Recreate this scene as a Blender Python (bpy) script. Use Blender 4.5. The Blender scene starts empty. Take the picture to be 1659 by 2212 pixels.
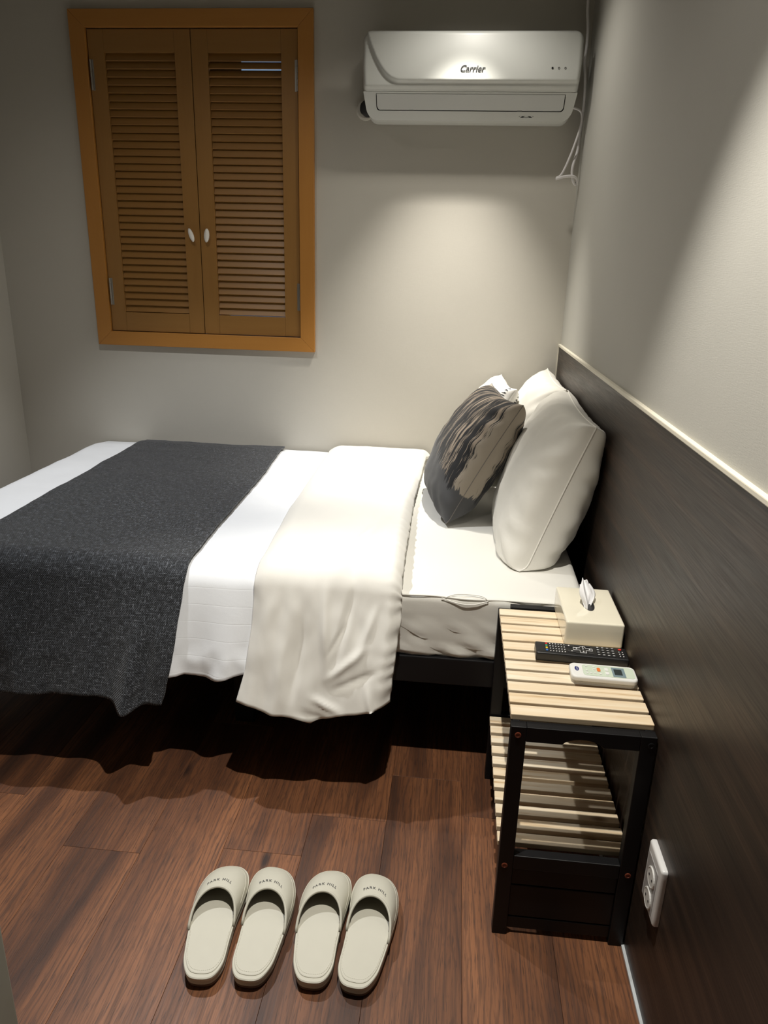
import bpy, bmesh, math, random
import numpy as np
from mathutils import Vector, Matrix

random.seed(7); rng = np.random.default_rng(7)
SC = bpy.context.scene
COL = SC.collection
R = math.radians

# ------------------------------------------------------------------ camera
cam_d = bpy.data.cameras.new('camera'); cam = bpy.data.objects.new('camera', cam_d); COL.objects.link(cam)
cam_d.sensor_fit = 'HORIZONTAL'; cam_d.sensor_width = 36.0; cam_d.lens = 36.0 * 1567.7 / 1659.0
cam_d.clip_start = .02
yaw, pitch, roll = -0.0922, 0.3223, 0.0277
cy, sy, cp, sp = math.cos(yaw), math.sin(yaw), math.cos(pitch), math.sin(pitch)
fwd = Vector((sy * cp, cy * cp, -sp)); rgt = Vector((cy, -sy, 0)); up = rgt.cross(fwd)
cr, sr = math.cos(roll), math.sin(roll)
r2 = rgt * cr + up * sr; u2 = -rgt * sr + up * cr
M = Matrix((r2, u2, -fwd)).transposed().to_4x4(); M.translation = Vector((-0.417, -3.109, 1.327))
cam.matrix_world = M
SC.camera = cam

# ------------------------------------------------------------------ world, lamps, exposure
w = bpy.data.worlds.new('night'); SC.world = w; w.use_nodes = True
w.node_tree.nodes['Background'].inputs[0].default_value = (.35, .45, .7, 1)
w.node_tree.nodes['Background'].inputs[1].default_value = .01
SC.view_settings.view_transform = 'Standard'; SC.view_settings.look = 'None'
SC.view_settings.gamma = 1.0; SC.view_settings.use_curve_mapping = False
SC.view_settings.exposure = 0.0
CEIL = 2.42

def spot(name, loc, aim, power, size, blend, col=(1, .95, .86), radius=.035):
    d = bpy.data.lights.new(name, 'SPOT'); d.energy = power; d.spot_size = R(size); d.spot_blend = blend
    d.color = col; d.shadow_soft_size = radius
    o = bpy.data.objects.new(name, d); COL.objects.link(o); o.location = loc
    o.rotation_euler = (Vector(aim) - Vector(loc)).to_track_quat('-Z', 'Y').to_euler()
    return o
# recessed ceiling downlights: one tilted over the bed head, one over the bed foot, one over the entry
# (each has a beam and a weak wide spill, as such lamps do)
spot('downlight_bed_head', (-.42, -.44, CEIL - .03), (-.50, -.23, .5), 170, 57, 1.0, radius=.02)
spot('spill_bed_head', (-.42, -.50, CEIL - .035), (-.42, -.50, 0), 16, 140, 1.0, radius=.03)
spot('downlight_bed_foot', (-1.42, -1.0, CEIL - .03), (-1.42, -1.0, 0), 92, 82, .6, (.95, .97, 1.0), radius=.018)
spot('spill_bed_foot', (-1.42, -1.0, CEIL - .035), (-1.42, -1.0, 0), 18, 150, 1.0, radius=.03)
spot('downlight_entry', (-.45, -2.06, CEIL - .03), (-.45, -2.06, 0), 135, 70, .5, radius=.014)
spot('spill_entry', (-.45, -2.06, CEIL - .035), (-.45, -2.06, 0), 9, 150, 1.0, radius=.03)

# ------------------------------------------------------------------ node helpers
class NT:
    def __init__(s, name):
        s.m = bpy.data.materials.new(name); s.m.use_nodes = True
        s.t = s.m.node_tree; s.b = s.t.nodes['Principled BSDF']
    def n(s, typ, **kw):
        nd = s.t.nodes.new(typ)
        for k, v in kw.items():
            if k.startswith('i_'):
                key = k[2:]; key = int(key) if key.isdigit() else key.replace('_', ' ')
                s.set(nd.inputs[key], v)
            else: setattr(nd, k, v)
        return nd
    def set(s, sock, v):
        if isinstance(v, bpy.types.NodeSocket): s.t.links.new(v, sock)
        else: sock.default_value = v
    def P(s, **kw):
        for k, v in kw.items():
            key = {'base': 'Base Color', 'rough': 'Roughness', 'metal': 'Metallic', 'normal': 'Normal', 'coat': 'Coat Weight',
                   'sheen': 'Sheen Weight', 'spec': 'Specular IOR Level', 'trans': 'Transmission Weight',
                   'emit': 'Emission Color', 'estr': 'Emission Strength', 'coatr': 'Coat Roughness', 'sub': 'Subsurface Weight'}[k]
            if k in ('base', 'emit') and isinstance(v, tuple): v = (*v, 1)
            s.set(s.b.inputs[key], v)
        return s
    def coord(s, kind='Object', scale=(1, 1, 1), off=None):
        tc = s.n('ShaderNodeTexCoord'); o = tc.outputs[kind]
        if off is not None:
            a = s.n('ShaderNodeVectorMath', operation='ADD'); s.set(a.inputs[0], o); s.set(a.inputs[1], off); o = a.outputs[0]
        mp = s.n('ShaderNodeVectorMath', operation='MULTIPLY'); s.set(mp.inputs[0], o); mp.inputs[1].default_value = scale
        return mp.outputs[0]
    def noise(s, vec, scale=1, detail=4, rough=.5, dist=0):
        nd = s.n('ShaderNodeTexNoise'); s.set(nd.inputs['Vector'], vec); nd.inputs['Scale'].default_value = scale
        nd.inputs['Detail'].default_value = detail; nd.inputs['Roughness'].default_value = rough; nd.inputs['Distortion'].default_value = dist
        return nd.outputs['Fac']
    def ramp(s, fac, stops, interp='LINEAR'):
        nd = s.n('ShaderNodeValToRGB'); s.set(nd.inputs[0], fac); cr_ = nd.color_ramp; cr_.interpolation = interp
        while len(cr_.elements) < len(stops): cr_.elements.new(.5)
        for e, (p, c) in zip(cr_.elements, stops):
            e.position = p; e.color = (*c, 1) if isinstance(c, tuple) else (c, c, c, 1)
        return nd.outputs[0]
    def mix(s, fac, a, b, mode='MIX'):
        nd = s.n('ShaderNodeMix', data_type='RGBA', blend_type=mode)
        s.set(nd.inputs[0], fac)
        for i, v in ((6, a), (7, b)): s.set(nd.inputs[i], (*v, 1) if isinstance(v, tuple) else v)
        return nd.outputs[2]
    def math(s, op, a, b=0.0, clamp=False):
        nd = s.n('ShaderNodeMath', operation=op); nd.use_clamp = clamp; s.set(nd.inputs[0], a); s.set(nd.inputs[1], b); return nd.outputs[0]
    def bump(s, h, strength=.3, dist=.002):
        nd = s.n('ShaderNodeBump'); nd.inputs['Strength'].default_value = strength; nd.inputs['Distance'].default_value = dist
        s.set(nd.inputs['Height'], h); s.P(normal=nd.outputs[0]); return s

def plain(name, base, rough=.5, var=.04, scale=40, bump=0, bd=.001, **kw):
    """a single-coloured material with a little procedural variation"""
    m = NT(name); f = m.noise(m.coord(), scale, 3)
    a = tuple(max(0, c * (1 - var)) for c in base); b = tuple(min(1, c * (1 + var)) for c in base)
    m.P(base=m.mix(f, a, b), rough=rough, **kw)
    if bump: m.bump(m.noise(m.coord(), scale * 4, 2), bump, bd)
    return m.m

MAT = {}
# wallpaper: grey-beige linen weave
def wallpaper(name, base):
    m = NT(name); v = m.coord()
    h = m.noise(m.coord(scale=(600, 600, 60)), 1, 2); h2 = m.noise(m.coord(scale=(60, 60, 600)), 1, 2)
    s = m.math('ADD', h, h2); f = m.noise(v, 3, 3)
    m.P(base=m.mix(f, tuple(c * .96 for c in base), tuple(c * 1.03 for c in base)), rough=.75, spec=.25); m.bump(s, .25, .0006)
    return m.m
MAT['wall'] = wallpaper('linen_wallpaper', (.52, .495, .44))
MAT['wall_r'] = wallpaper('pale_wallpaper', (.50, .49, .45))
MAT['ceil'] = plain('ceiling_paint', (.36, .35, .32), .9)
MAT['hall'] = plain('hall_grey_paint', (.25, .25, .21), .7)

# floor planks: reddish walnut laminate, grain along Y, different on every plank
def floor_wood():
    m = NT('walnut_laminate')
    oi = m.n('ShaderNodeObjectInfo'); sc = m.n('ShaderNodeVectorMath', operation='SCALE')
    cmb = m.n('ShaderNodeCombineXYZ'); m.set(cmb.inputs[0], m.math('MULTIPLY', oi.outputs['Random'], 37.0)); m.set(cmb.inputs[1], m.math('MULTIPLY', oi.outputs['Random'], 91.0))
    off = cmb.outputs[0]
    big = m.noise(m.coord(scale=(7, .9, 1), off=off), 1, 5, .55, .8)
    wv = m.n('ShaderNodeTexWave', wave_type='BANDS', bands_direction='X'); m.set(wv.inputs['Vector'], m.coord(scale=(1, .10, 1), off=off))
    wv.inputs['Scale'].default_value = 26; wv.inputs['Distortion'].default_value = 14; wv.inputs['Detail'].default_value = 3; wv.inputs['Detail Scale'].default_value = 1.3
    fine = m.noise(m.coord(scale=(150, 5, 1), off=off), 1, 3, .6)
    pore = m.noise(m.coord(scale=(420, 22, 1), off=off), 1, 2, .6)
    c = m.ramp(big, [(.28, (.036, .017, .011)), (.42, (.118, .047, .022)), (.56, (.205, .083, .036)), (.75, (.29, .12, .051))])
    c = m.mix(m.math('MULTIPLY', m.ramp(wv.outputs['Fac'], [(.0, 1.0), (.35, 0.0)]), .42), c, (.045, .022, .015))
    c = m.mix(m.math('MULTIPLY', m.ramp(fine, [(.36, 1.0), (.52, 0.0)]), .5), c, (.055, .026, .016))
    c = m.mix(m.math('MULTIPLY', m.ramp(pore, [(.34, 1.0), (.43, 0.0)]), .6), c, (.03, .016, .012))
    # knots
    vo = m.n('ShaderNodeTexVoronoi', feature='F1'); m.set(vo.inputs['Vector'], m.coord(scale=(4.5, 1.6, 1), off=off)); vo.inputs['Scale'].default_value = 1
    c = m.mix(m.ramp(vo.outputs['Distance'], [(.025, .9), (.07, 0.0)]), c, (.02, .011, .009))
    tint = m.math('ADD', m.math('MULTIPLY', oi.outputs['Random'], .16), 1.0)
    hsv = m.n('ShaderNodeHueSaturation'); m.set(hsv.inputs['Color'], c); m.set(hsv.inputs['Value'], tint)
    m.P(base=hsv.outputs[0], rough=m.ramp(fine, [(.3, .52), (.7, .40)]), spec=.4)
    m.bump(m.math('ADD', m.math('MULTIPLY', fine, .6), pore), .25, .0005)
    return m.m
MAT['floor'] = floor_wood()
MAT['gap'] = plain('dark_subfloor', (.10, .06, .04), .9)

def panel_wood():
    m = NT('wenge_panel')
    g = m.noise(m.coord(scale=(1, 1.1, 26)), 1, 5, .6, .35); f = m.noise(m.coord(scale=(1, 7, 300)), 1, 3, .6)
    c = m.ramp(g, [(.3, (.014, .010, .008)), (.5, (.030, .019, .013)), (.7, (.066, .039, .025))])
    c = m.mix(m.math('MULTIPLY', m.ramp(f, [(.35, 1.0), (.55, 0.0)]), .5), c, (.016, .011, .009))
    m.P(base=c, rough=m.ramp(f, [(.3, .5), (.7, .38)]), spec=.5); m.bump(f, .15, .0004)
    return m.m
MAT['panel'] = panel_wood()
MAT['cap'] = plain('cream_cap', (.74, .70, .58), .45)
MAT['caulk'] = plain('white_caulk', (.62, .66, .68), .5)

def orange_wood(name, a, b, axis):
    m = NT(name); sca = {'z': (60, 60, 3), 'x': (3, 60, 60)}[axis]
    f = m.noise(m.coord(scale=sca), 1, 4, .6); m.P(base=m.mix(f, a, b), rough=.42); m.bump(f, .08, .0004); return m.m
MAT['frame_v'] = orange_wood('shutter_frame_wood_upright', (.40, .17, .032), (.47, .21, .042), 'z')
MAT['frame_h'] = orange_wood('shutter_frame_wood_level', (.40, .17, .032), (.47, .21, .042), 'x')
MAT['shut_v'] = orange_wood('shutter_wood_upright', (.26, .125, .030), (.32, .16, .041), 'z')
MAT['shut_h'] = orange_wood('shutter_wood_level', (.26, .125, .030), (.32, .16, .041), 'x')
MAT['steel'] = plain('hinge_steel', (.42, .40, .37), .35, metal=.9)
MAT['pearl'] = plain('pearl_knob', (.82, .80, .76), .2, coat=.4)
MAT['dark'] = plain('night_dark', (.006, .007, .01), .6)
m_ = NT('blue_night_glow'); f_ = m_.noise(m_.coord(), 6, 2); m_.P(base=(.02, .03, .06), emit=m_.mix(f_, (.12, .25, .6), (.4, .65, .85)), estr=.9, rough=.4); MAT['blue'] = m_.m

MAT['ac'] = plain('ac_white_plastic', (.58, .59, .56), .38, var=.02, scale=8, coat=.12)
MAT['ac2'] = plain('ac_flap_plastic', (.56, .57, .55), .5, var=.02, scale=8)
MAT['ink'] = plain('black_ink', (.012, .012, .014), .4)
MAT['greyink'] = plain('grey_ink', (.10, .10, .10), .5)
MAT['rubber'] = plain('black_rubber', (.012, .012, .013), .7)
MAT['cord'] = plain('grey_white_cord', (.72, .70, .70), .5)
MAT['cordtip'] = plain('white_cord_end', (.8, .78, .78), .45)

def cotton(name, base, stripes=True, fold=.35, wr=(9, 9)):
    m = NT(name); uv = m.coord('UV')
    fine = m.noise(m.coord('UV', scale=(700, 700, 1)), 1, 2)
    h = m.math('MULTIPLY', fine, .12)
    if stripes:
        sx = m.n('ShaderNodeSeparateXYZ'); m.set(sx.inputs[0], uv)
        fr = m.math('FRACT', m.math('MULTIPLY', sx.outputs[1], 22.0))
        st = m.ramp(fr, [(.0, 0.0), (.02, 1.0), (.08, 0.0)])
        h = m.math('SUBTRACT', h, m.math('MULTIPLY', st, .16))
    w_ = m.noise(m.coord('UV', scale=(wr[0], wr[1], 1)), 1, 4, .6, .5)
    h = m.math('ADD', h, m.math('MULTIPLY', w_, fold * 2.5))
    m.P(base=base, rough=.62, sheen=.15, spec=.3); m.bump(h, .35, .003)
    return m.m
MAT['duvet'] = cotton('white_satin_cotton', (.83, .85, .88))
MAT['fold'] = cotton('white_satin_cotton_turned', (.81, .79, .735), False, .3, (8, 5))
MAT['sheet'] = cotton('white_sheet', (.79, .775, .72), False, .12)
MAT['pillow'] = cotton('pillow_cotton', (.76, .74, .68), False, .3, (7, 12))

def runner():
    m = NT('charcoal_woven_throw'); uv = m.coord('UV')
    a = m.noise(m.coord('UV', scale=(260, 50, 1)), 1, 3, .7); b = m.noise(m.coord('UV', scale=(50, 260, 1)), 1, 3, .7)
    k = m.noise(m.coord('UV', scale=(210, 210, 1)), 1, 2, .7)
    sx = m.n('ShaderNodeSeparateXYZ'); m.set(sx.inputs[0], uv)
    wx = m.math('SINE', m.math('MULTIPLY', sx.outputs[0], 1100)); wy = m.math('SINE', m.math('MULTIPLY', sx.outputs[1], 900))
    wv = m.math('MULTIPLY', wx, wy)
    t = m.math('ADD', m.math('MAXIMUM', a, b), m.math('MULTIPLY', wv, .05))
    c = m.ramp(t, [(.45, (.009, .010, .012)), (.56, (.034, .037, .043)), (.64, (.085, .094, .11)), (.74, (.27, .28, .31))])
    c = m.mix(m.ramp(k, [(.30, .7), (.42, 0.0)]), c, (.005, .005, .006))
    m.P(base=c, rough=.8, sheen=.25, spec=.2); m.bump(m.math('ADD', t, wv), .5, .0015)
    return m.m
MAT['runner'] = runner()

def cushion_print():
    m = NT('brushstroke_print')
    sx = m.n('ShaderNodeSeparateXYZ'); m.set(sx.inputs[0], m.coord('UV'))   # u: far->near (0..1), v: bottom->top (0..1)
    U, V = sx.outputs[0], sx.outputs[1]
    stroke = m.noise(m.coord('UV', scale=(22, 1.1, 1)), 1, 4, .6, .05)
    fine = m.noise(m.coord('UV', scale=(130, 5, 1)), 1, 3, .7)
    blk = m.noise(m.coord('UV', scale=(13, 3.5, 1), off=(3.1, 5.2, 0)), 1, 2, .5)
    c = m.mix(m.ramp(stroke, [(.49, 0.0), (.51, 1.0)]), (.02, .02, .022), (.33, .27, .21))
    c = m.mix(m.math('MULTIPLY', m.ramp(fine, [(.49, 1.0), (.54, 0.0)]), m.ramp(blk, [(.40, 0.0), (.46, 1.0)])), c, (.018, .018, .02))
    # plain taupe side towards the near edge
    edge = m.math('ADD', U, m.math('MULTIPLY', m.math('SUBTRACT', fine, .5), .10))
    c = m.mix(m.ramp(edge, [(.965, 0.0), (.970, 1.0)]), c, (.36, .31, .25))
    c = m.mix(m.ramp(edge, [(.10, 1.0), (.12, 0.0)]), c, (.42, .39, .34))
    # ragged lower border: charcoal below
    jag = m.noise(m.coord('UV', scale=(20, .2, 1)), 1, 4, .8)
    lim = m.math('ADD', m.math('ADD', V, m.math('MULTIPLY', m.math('SUBTRACT', U, .75), .35)), m.math('MULTIPLY', m.math('SUBTRACT', jag, .5), .5))
    c = m.mix(m.ramp(lim, [(.33, 1.0), (.34, 0.0)]), c, (.075, .075, .078))
    m.P(base=c, rough=.7, sheen=.1, spec=.25); m.bump(m.noise(m.coord('UV', scale=(500, 500, 1)), 1, 2), .2, .001)
    return m.m
MAT['print'] = cushion_print(); MAT['taupe'] = plain('taupe_piping', (.16, .145, .13), .7)
def script_print():
    m = NT('script_print_white')
    wv = m.n('ShaderNodeTexWave', wave_type='RINGS'); m.set(wv.inputs['Vector'], m.coord('UV', scale=(1, 1, 1))); wv.inputs['Scale'].default_value = 14
    wv.inputs['Distortion'].default_value = 9; wv.inputs['Detail'].default_value = 2
    sx = m.n('ShaderNodeSeparateXYZ'); m.set(sx.inputs[0], m.coord('UV'))
    near = m.ramp(sx.outputs[0], [(.93, 0.0), (.94, 1.0), (.965, 1.0), (.975, 0.0)])
    k = m.math('MULTIPLY', m.ramp(wv.outputs['Fac'], [(.36, 1.0), (.46, 0.0)]), near)
    m.P(base=m.mix(k, (.82, .81, .78), (.03, .03, .035)), rough=.65); return m.m
MAT['script'] = script_print()

MAT['black'] = plain('black_lacquer', (.006, .006, .007), .45, bump=.05, spec=.3)
def pine(name='pine_slat'):
    m = NT(name)
    oi = m.n('ShaderNodeObjectInfo'); cmb = m.n('ShaderNodeCombineXYZ'); m.set(cmb.inputs[1], m.math('MULTIPLY', oi.outputs['Random'], 20.0)); m.set(cmb.inputs[0], m.math('MULTIPLY', oi.outputs['Random'], 5.0))
    g = m.noise(m.coord(scale=(4, 70, 70), off=cmb.outputs[0]), 1, 5, .6, .7)
    c = m.ramp(g, [(.28, (.48, .31, .15)), (.42, (.78, .64, .45)), (.65, (.86, .77, .61))])
    c = m.mix(m.math('MULTIPLY', oi.outputs['Random'], .30), c, (.66, .46, .24))
    vo = m.n('ShaderNodeTexVoronoi'); m.set(vo.inputs['Vector'], m.coord(scale=(5, 9, 9), off=cmb.outputs[0])); vo.inputs['Scale'].default_value = 1
    c = m.mix(m.ramp(vo.outputs['Distance'], [(.05, .8), (.12, 0.0)]), c, (.20, .09, .03))
    m.P(base=c, rough=.5); m.bump(g, .1, .0004); return m.m
MAT['pine'] = pine()
MAT['plug'] = plain('red_wood_plug', (.20, .045, .02), .5)
MAT['cream'] = plain('cream_glossy_acrylic', (.86, .81, .66), .12, var=.02, scale=10, coat=.3)
MAT['tissue'] = plain('tissue_paper', (.85, .85, .86), .8, bump=.2)
MAT['rblack'] = plain('remote_black_plastic', (.012, .012, .013), .32)
MAT['rkey'] = plain('remote_dark_key', (.03, .03, .032), .45)
MAT['white'] = plain('white_plastic', (.80, .80, .78), .3, var=.02)
MAT['mint'] = plain('mint_face', (.60, .68, .56), .4, var=.02)
MAT['lcd'] = plain('lcd_grey', (.035, .045, .045), .15)
MAT['lcdrim'] = plain('lcd_rim_bluegrey', (.20, .27, .30), .3)
MAT['orange'] = plain('orange_key', (.80, .20, .04), .4)
MAT['red'] = plain('red_key', (.65, .03, .02), .4); MAT['green'] = plain('green_key', (.05, .35, .18), .4)
MAT['yellow'] = plain('yellow_key', (.75, .55, .03), .4); MAT['blue_k'] = plain('blue_key', (.04, .16, .5), .4)
MAT['navy'] = plain('navy_oval', (.015, .025, .16), .4)
MAT['white_i'] = plain('white_print', (.8, .8, .8), .5)
MAT['foam'] = plain('slipper_cream_foam', (.58, .56, .47), .55, var=.03, scale=30, bump=.08)
MAT['strap_shade'] = plain('slipper_strap_shade', (.10, .085, .065), .85, var=.05, scale=30)  # dark colour for the shade painted inside the slipper straps
MAT['insole'] = plain('slipper_insole', (.60, .58, .49), .6, var=.03, scale=25, bump=.06)
MAT['outsole'] = plain('slipper_outsole', (.16, .11, .085), .7)
MAT['socket'] = plain('outlet_white', (.78, .78, .78), .25, var=.02)
MAT['outlet_face'] = plain('outlet_grey_face', (.42, .41, .41), .35)

# ------------------------------------------------------------------ mesh helpers
def wloc(o):
    v = Vector((0, 0, 0))
    while o is not None: v += o.location; o = o.parent
    return v
def obj(name, V, F, mat, parent=None, smooth=False, uv=None, origin=None, bevel=0, seg=2):
    """one mesh object; V in world coordinates"""
    V = np.asarray(V, float)
    c = (V.min(0) + V.max(0)) / 2 if origin is None else np.asarray(origin, float)
    me = bpy.data.meshes.new(name); me.from_pydata((V - c).tolist(), [], [tuple(int(i) for i in f) for f in F]); me.update()
    if uv is not None:
        l = me.uv_layers.new(name='UVMap'); uva = np.asarray(uv, float)
        idx = np.empty(len(me.loops), int); me.loops.foreach_get('vertex_index', idx)
        l.data.foreach_set('uv', uva[idx].ravel())
    if smooth: me.polygons.foreach_set('use_smooth', [True] * len(me.polygons))
    me.materials.append(MAT[mat] if isinstance(mat, str) else mat)
    o = bpy.data.objects.new(name, me); COL.objects.link(o)
    if parent is not None: o.parent = parent; o.location = Vector(c) - wloc(parent)
    else: o.location = c
    if bevel:
        b = o.modifiers.new('bevel', 'BEVEL'); b.width = bevel; b.segments = seg; b.limit_method = 'ANGLE'; b.angle_limit = R(35)
    return o
def empty(name, loc):
    o = bpy.data.objects.new(name, None); COL.objects.link(o); o.location = loc; o.empty_display_size = .05; return o
def tag(o, label, cat=None, group=None, kind=None):
    o['label'] = label
    if cat: o['category'] = cat
    if group: o['group'] = group
    if kind: o['kind'] = kind
    return o
def struct(o, label=None):
    o['kind'] = 'structure'
    if label: o['label'] = label
    return o
def dup(o, parent, d=(0, 0, 0)):
    c = o.copy(); COL.objects.link(c); c.parent = parent; c.location = o.location + Vector(d); return c

BF = [(0, 3, 2, 1), (4, 5, 6, 7), (0, 1, 5, 4), (1, 2, 6, 5), (2, 3, 7, 6), (3, 0, 4, 7)]
def box(x0, x1, y0, y1, z0, z1):
    return [(x0, y0, z0), (x1, y0, z0), (x1, y1, z0), (x0, y1, z0), (x0, y0, z1), (x1, y0, z1), (x1, y1, z1), (x0, y1, z1)], BF
def join(*parts):
    V, F = [], []
    for v, f in parts:
        n = len(V); V += [tuple(p) for p in v]; F += [tuple(i + n for i in q) for q in f]
    return V, F
def prism(pts, fn):
    """pts 2D outline (ccw); fn(p, k) -> 3D for k = 0, 1"""
    n = len(pts); V = [fn(p, 0) for p in pts] + [fn(p, 1) for p in pts]
    F = [tuple(range(n - 1, -1, -1)), tuple(range(n, 2 * n))] + [(i, (i + 1) % n, n + (i + 1) % n, n + i) for i in range(n)]
    return V, F
def rrect(x0, x1, y0, y1, r, k=6):
    P = []
    for cx, cyy, a0 in ((x1 - r, y0 + r, -90), (x1 - r, y1 - r, 0), (x0 + r, y1 - r, 90), (x0 + r, y0 + r, 180)):
        for i in range(k + 1):
            a = R(a0 + 90 * i / k); P.append((cx + r * math.cos(a), cyy + r * math.sin(a)))
    return P
def catmull(P, n=8, closed=False):
    P = [np.asarray(p, float) for p in P]; out = []; m = len(P)
    for i in range(m if closed else m - 1):
        g = (lambda j: P[j % m]) if closed else (lambda j: P[max(0, min(m - 1, j))])
        a, b, c, d = g(i - 1), g(i), g(i + 1), g(i + 2)
        for k in range(n):
            t = k / n; out.append(.5 * ((2 * b) + (c - a) * t + (2 * a - 5 * b + 4 * c - d) * t * t + (3 * b - a - 3 * c + d) * t ** 3))
    if not closed: out.append(P[-1])
    return np.array(out)
def tube(path, r, k=8, closed=False):
    P = np.asarray(path, float); n = len(P); V = []; F = []
    T = np.gradient(P, axis=0) if not closed else (np.roll(P, -1, 0) - np.roll(P, 1, 0))
    ref = np.array([.31, .17, .93])
    rr = np.broadcast_to(r, (n,))
    for i in range(n):
        t = T[i] / (np.linalg.norm(T[i]) + 1e-12); a = np.cross(t, ref); a /= np.linalg.norm(a) + 1e-12; b = np.cross(t, a)
        for j in range(k):
            th = 2 * math.pi * j / k; V.append(P[i] + rr[i] * (math.cos(th) * a + math.sin(th) * b))
    m = n if closed else n - 1
    for i in range(m):
        for j in range(k):
            i2 = (i + 1) % n; F.append((i * k + j, i * k + (j + 1) % k, i2 * k + (j + 1) % k, i2 * k + j))
    if not closed: F += [tuple(range(k - 1, -1, -1)), tuple(range((n - 1) * k, n * k))]
    return V, F
def lathe(prof, c, axis='z', k=24):
    """prof list of (r, h); closed at both ends"""
    V, F = [], []
    for (r, h) in prof:
        for j in range(k):
            a = 2 * math.pi * j / k; x, y = r * math.cos(a), r * math.sin(a)
            p = {'z': (x, y, h), 'y': (x, h, y), 'x': (h, x, y)}[axis]; V.append((c[0] + p[0], c[1] + p[1], c[2] + p[2]))
    for i in range(len(prof) - 1):
        for j in range(k): F.append((i * k + j, i * k + (j + 1) % k, (i + 1) * k + (j + 1) % k, (i + 1) * k + j))
    F += [tuple(range(k - 1, -1, -1)), tuple(range((len(prof) - 1) * k, len(prof) * k))]
    return V, F
def shell(P, thick, UV=None, flip=False):
    """closed thin solid from a grid of points P (nu, nv, 3)"""
    nu, nv = P.shape[:2]
    du = np.gradient(P, axis=0); dv = np.gradient(P, axis=1); N = np.cross(du, dv); N /= np.linalg.norm(N, axis=2, keepdims=True) + 1e-12
    if flip: N = -N
    th = np.broadcast_to(np.asarray(thick), (nu, nv))[..., None]
    Q = P - N * th
    V = np.concatenate([P.reshape(-1, 3), Q.reshape(-1, 3)]); n = nu * nv; F = []
    idx = lambda i, j: i * nv + j
    for i in range(nu - 1):
        for j in range(nv - 1):
            a, b, c, d = idx(i, j), idx(i + 1, j), idx(i + 1, j + 1), idx(i, j + 1)
            if flip: F += [(a, d, c, b), (n + a, n + b, n + c, n + d)]
            else: F += [(a, b, c, d), (n + a, n + d, n + c, n + b)]
    bd = [idx(i, 0) for i in range(nu)] + [idx(nu - 1, j) for j in range(1, nv)] + [idx(i, nv - 1) for i in range(nu - 2, -1, -1)] + [idx(0, j) for j in range(nv - 2, 0, -1)]
    for i in range(len(bd)):
        a, b = bd[i], bd[(i + 1) % len(bd)]
        F.append((a, b, b + n, a + n) if flip else (b, a, a + n, b + n))
    uv = None
    if UV is not None: uv = np.concatenate([UV.reshape(-1, 2)] * 2)
    return V, F, uv
_perm = rng.permutation(256); _perm = np.concatenate([_perm, _perm]); _ga = rng.uniform(0, 2 * np.pi, 256)
def perlin(x, y):
    x = np.asarray(x, float); y = np.asarray(y, float)
    xi = np.floor(x).astype(int); yi = np.floor(y).astype(int); xf = x - xi; yf = y - yi
    f = lambda t: t * t * t * (t * (t * 6 - 15) + 10)
    def g(ix, iy, dx, dy):
        h = _ga[_perm[(_perm[ix % 256] + iy) % 256]]; return np.cos(h) * dx + np.sin(h) * dy
    u, v = f(xf), f(yf)
    a = g(xi, yi, xf, yf); b = g(xi + 1, yi, xf - 1, yf); c = g(xi, yi + 1, xf, yf - 1); d = g(xi + 1, yi + 1, xf - 1, yf - 1)
    return (a * (1 - u) + b * u) * (1 - v) + (c * (1 - u) + d * u) * v
def fbm(x, y, o=3):
    s = 0; a = 1
    for k in range(o): s = s + a * perlin(x * 2 ** k + 17.3 * k, y * 2 ** k - 9.1 * k); a *= .5
    return s
def sstep(a, b, x):
    t = np.clip((x - a) / (b - a), 0, 1); return t * t * (3 - 2 * t)
def ridge(X, Y, p, q, wdt, amp):
    """soft crease along the segment p-q"""
    p = np.array(p); q = np.array(q); d = q - p; L2 = d @ d
    t = np.clip(((X - p[0]) * d[0] + (Y - p[1]) * d[1]) / L2, 0, 1)
    dist = np.hypot(X - p[0] - t * d[0], Y - p[1] - t * d[1]); return amp * np.exp(-(dist / wdt) ** 2) * np.sin(np.pi * np.clip(t * .9 + .05, 0, 1))
def rbox(x0, x1, y0, y1, z0, z1, r, n=(6, 6, 6), k=4):
    """rounded box with gridded faces"""
    lo = np.array([x0, y0, z0]); hi = np.array([x1, y1, z1]); ax = []
    for a in range(3):
        s = np.concatenate([lo[a] + r - r * np.cos(np.linspace(0, math.pi / 2, k + 1))[::1] * 1.0, []])
        s = np.concatenate([lo[a] + r * (1 - np.cos(np.linspace(0, math.pi / 2, k + 1))), np.linspace(lo[a] + r, hi[a] - r, n[a] + 1)[1:-1], hi[a] - r * (1 - np.cos(np.linspace(math.pi / 2, 0, k + 1)))])
        s[:k + 1] = np.linspace(lo[a], lo[a] + r, k + 1); s[-k - 1:] = np.linspace(hi[a] - r, hi[a], k + 1); ax.append(s)
    V = []; F = []; key = {}
    def vid(p):
        kk = tuple(np.round(p, 7))
        if kk not in key: key[kk] = len(V); V.append(p)
        return key[kk]
    for a in range(3):
        b, c = (a + 1) % 3, (a + 2) % 3
        for side in (0, 1):
            A = lo[a] if side == 0 else hi[a]
            for i in range(len(ax[b]) - 1):
                for j in range(len(ax[c]) - 1):
                    q = []
                    for (di, dj) in ((0, 0), (1, 0), (1, 1), (0, 1)):
                        p = np.zeros(3); p[a] = A; p[b] = ax[b][i + di]; p[c] = ax[c][j + dj]; q.append(vid(p))
                    F.append(tuple(q) if side else tuple(q[::-1]))
    V = np.array(V); inner = np.clip(V, lo + r, hi - r); d = V - inner; L = np.linalg.norm(d, axis=1, keepdims=True); L[L < 1e-9] = 1
    return inner + d / L * r, F
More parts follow.
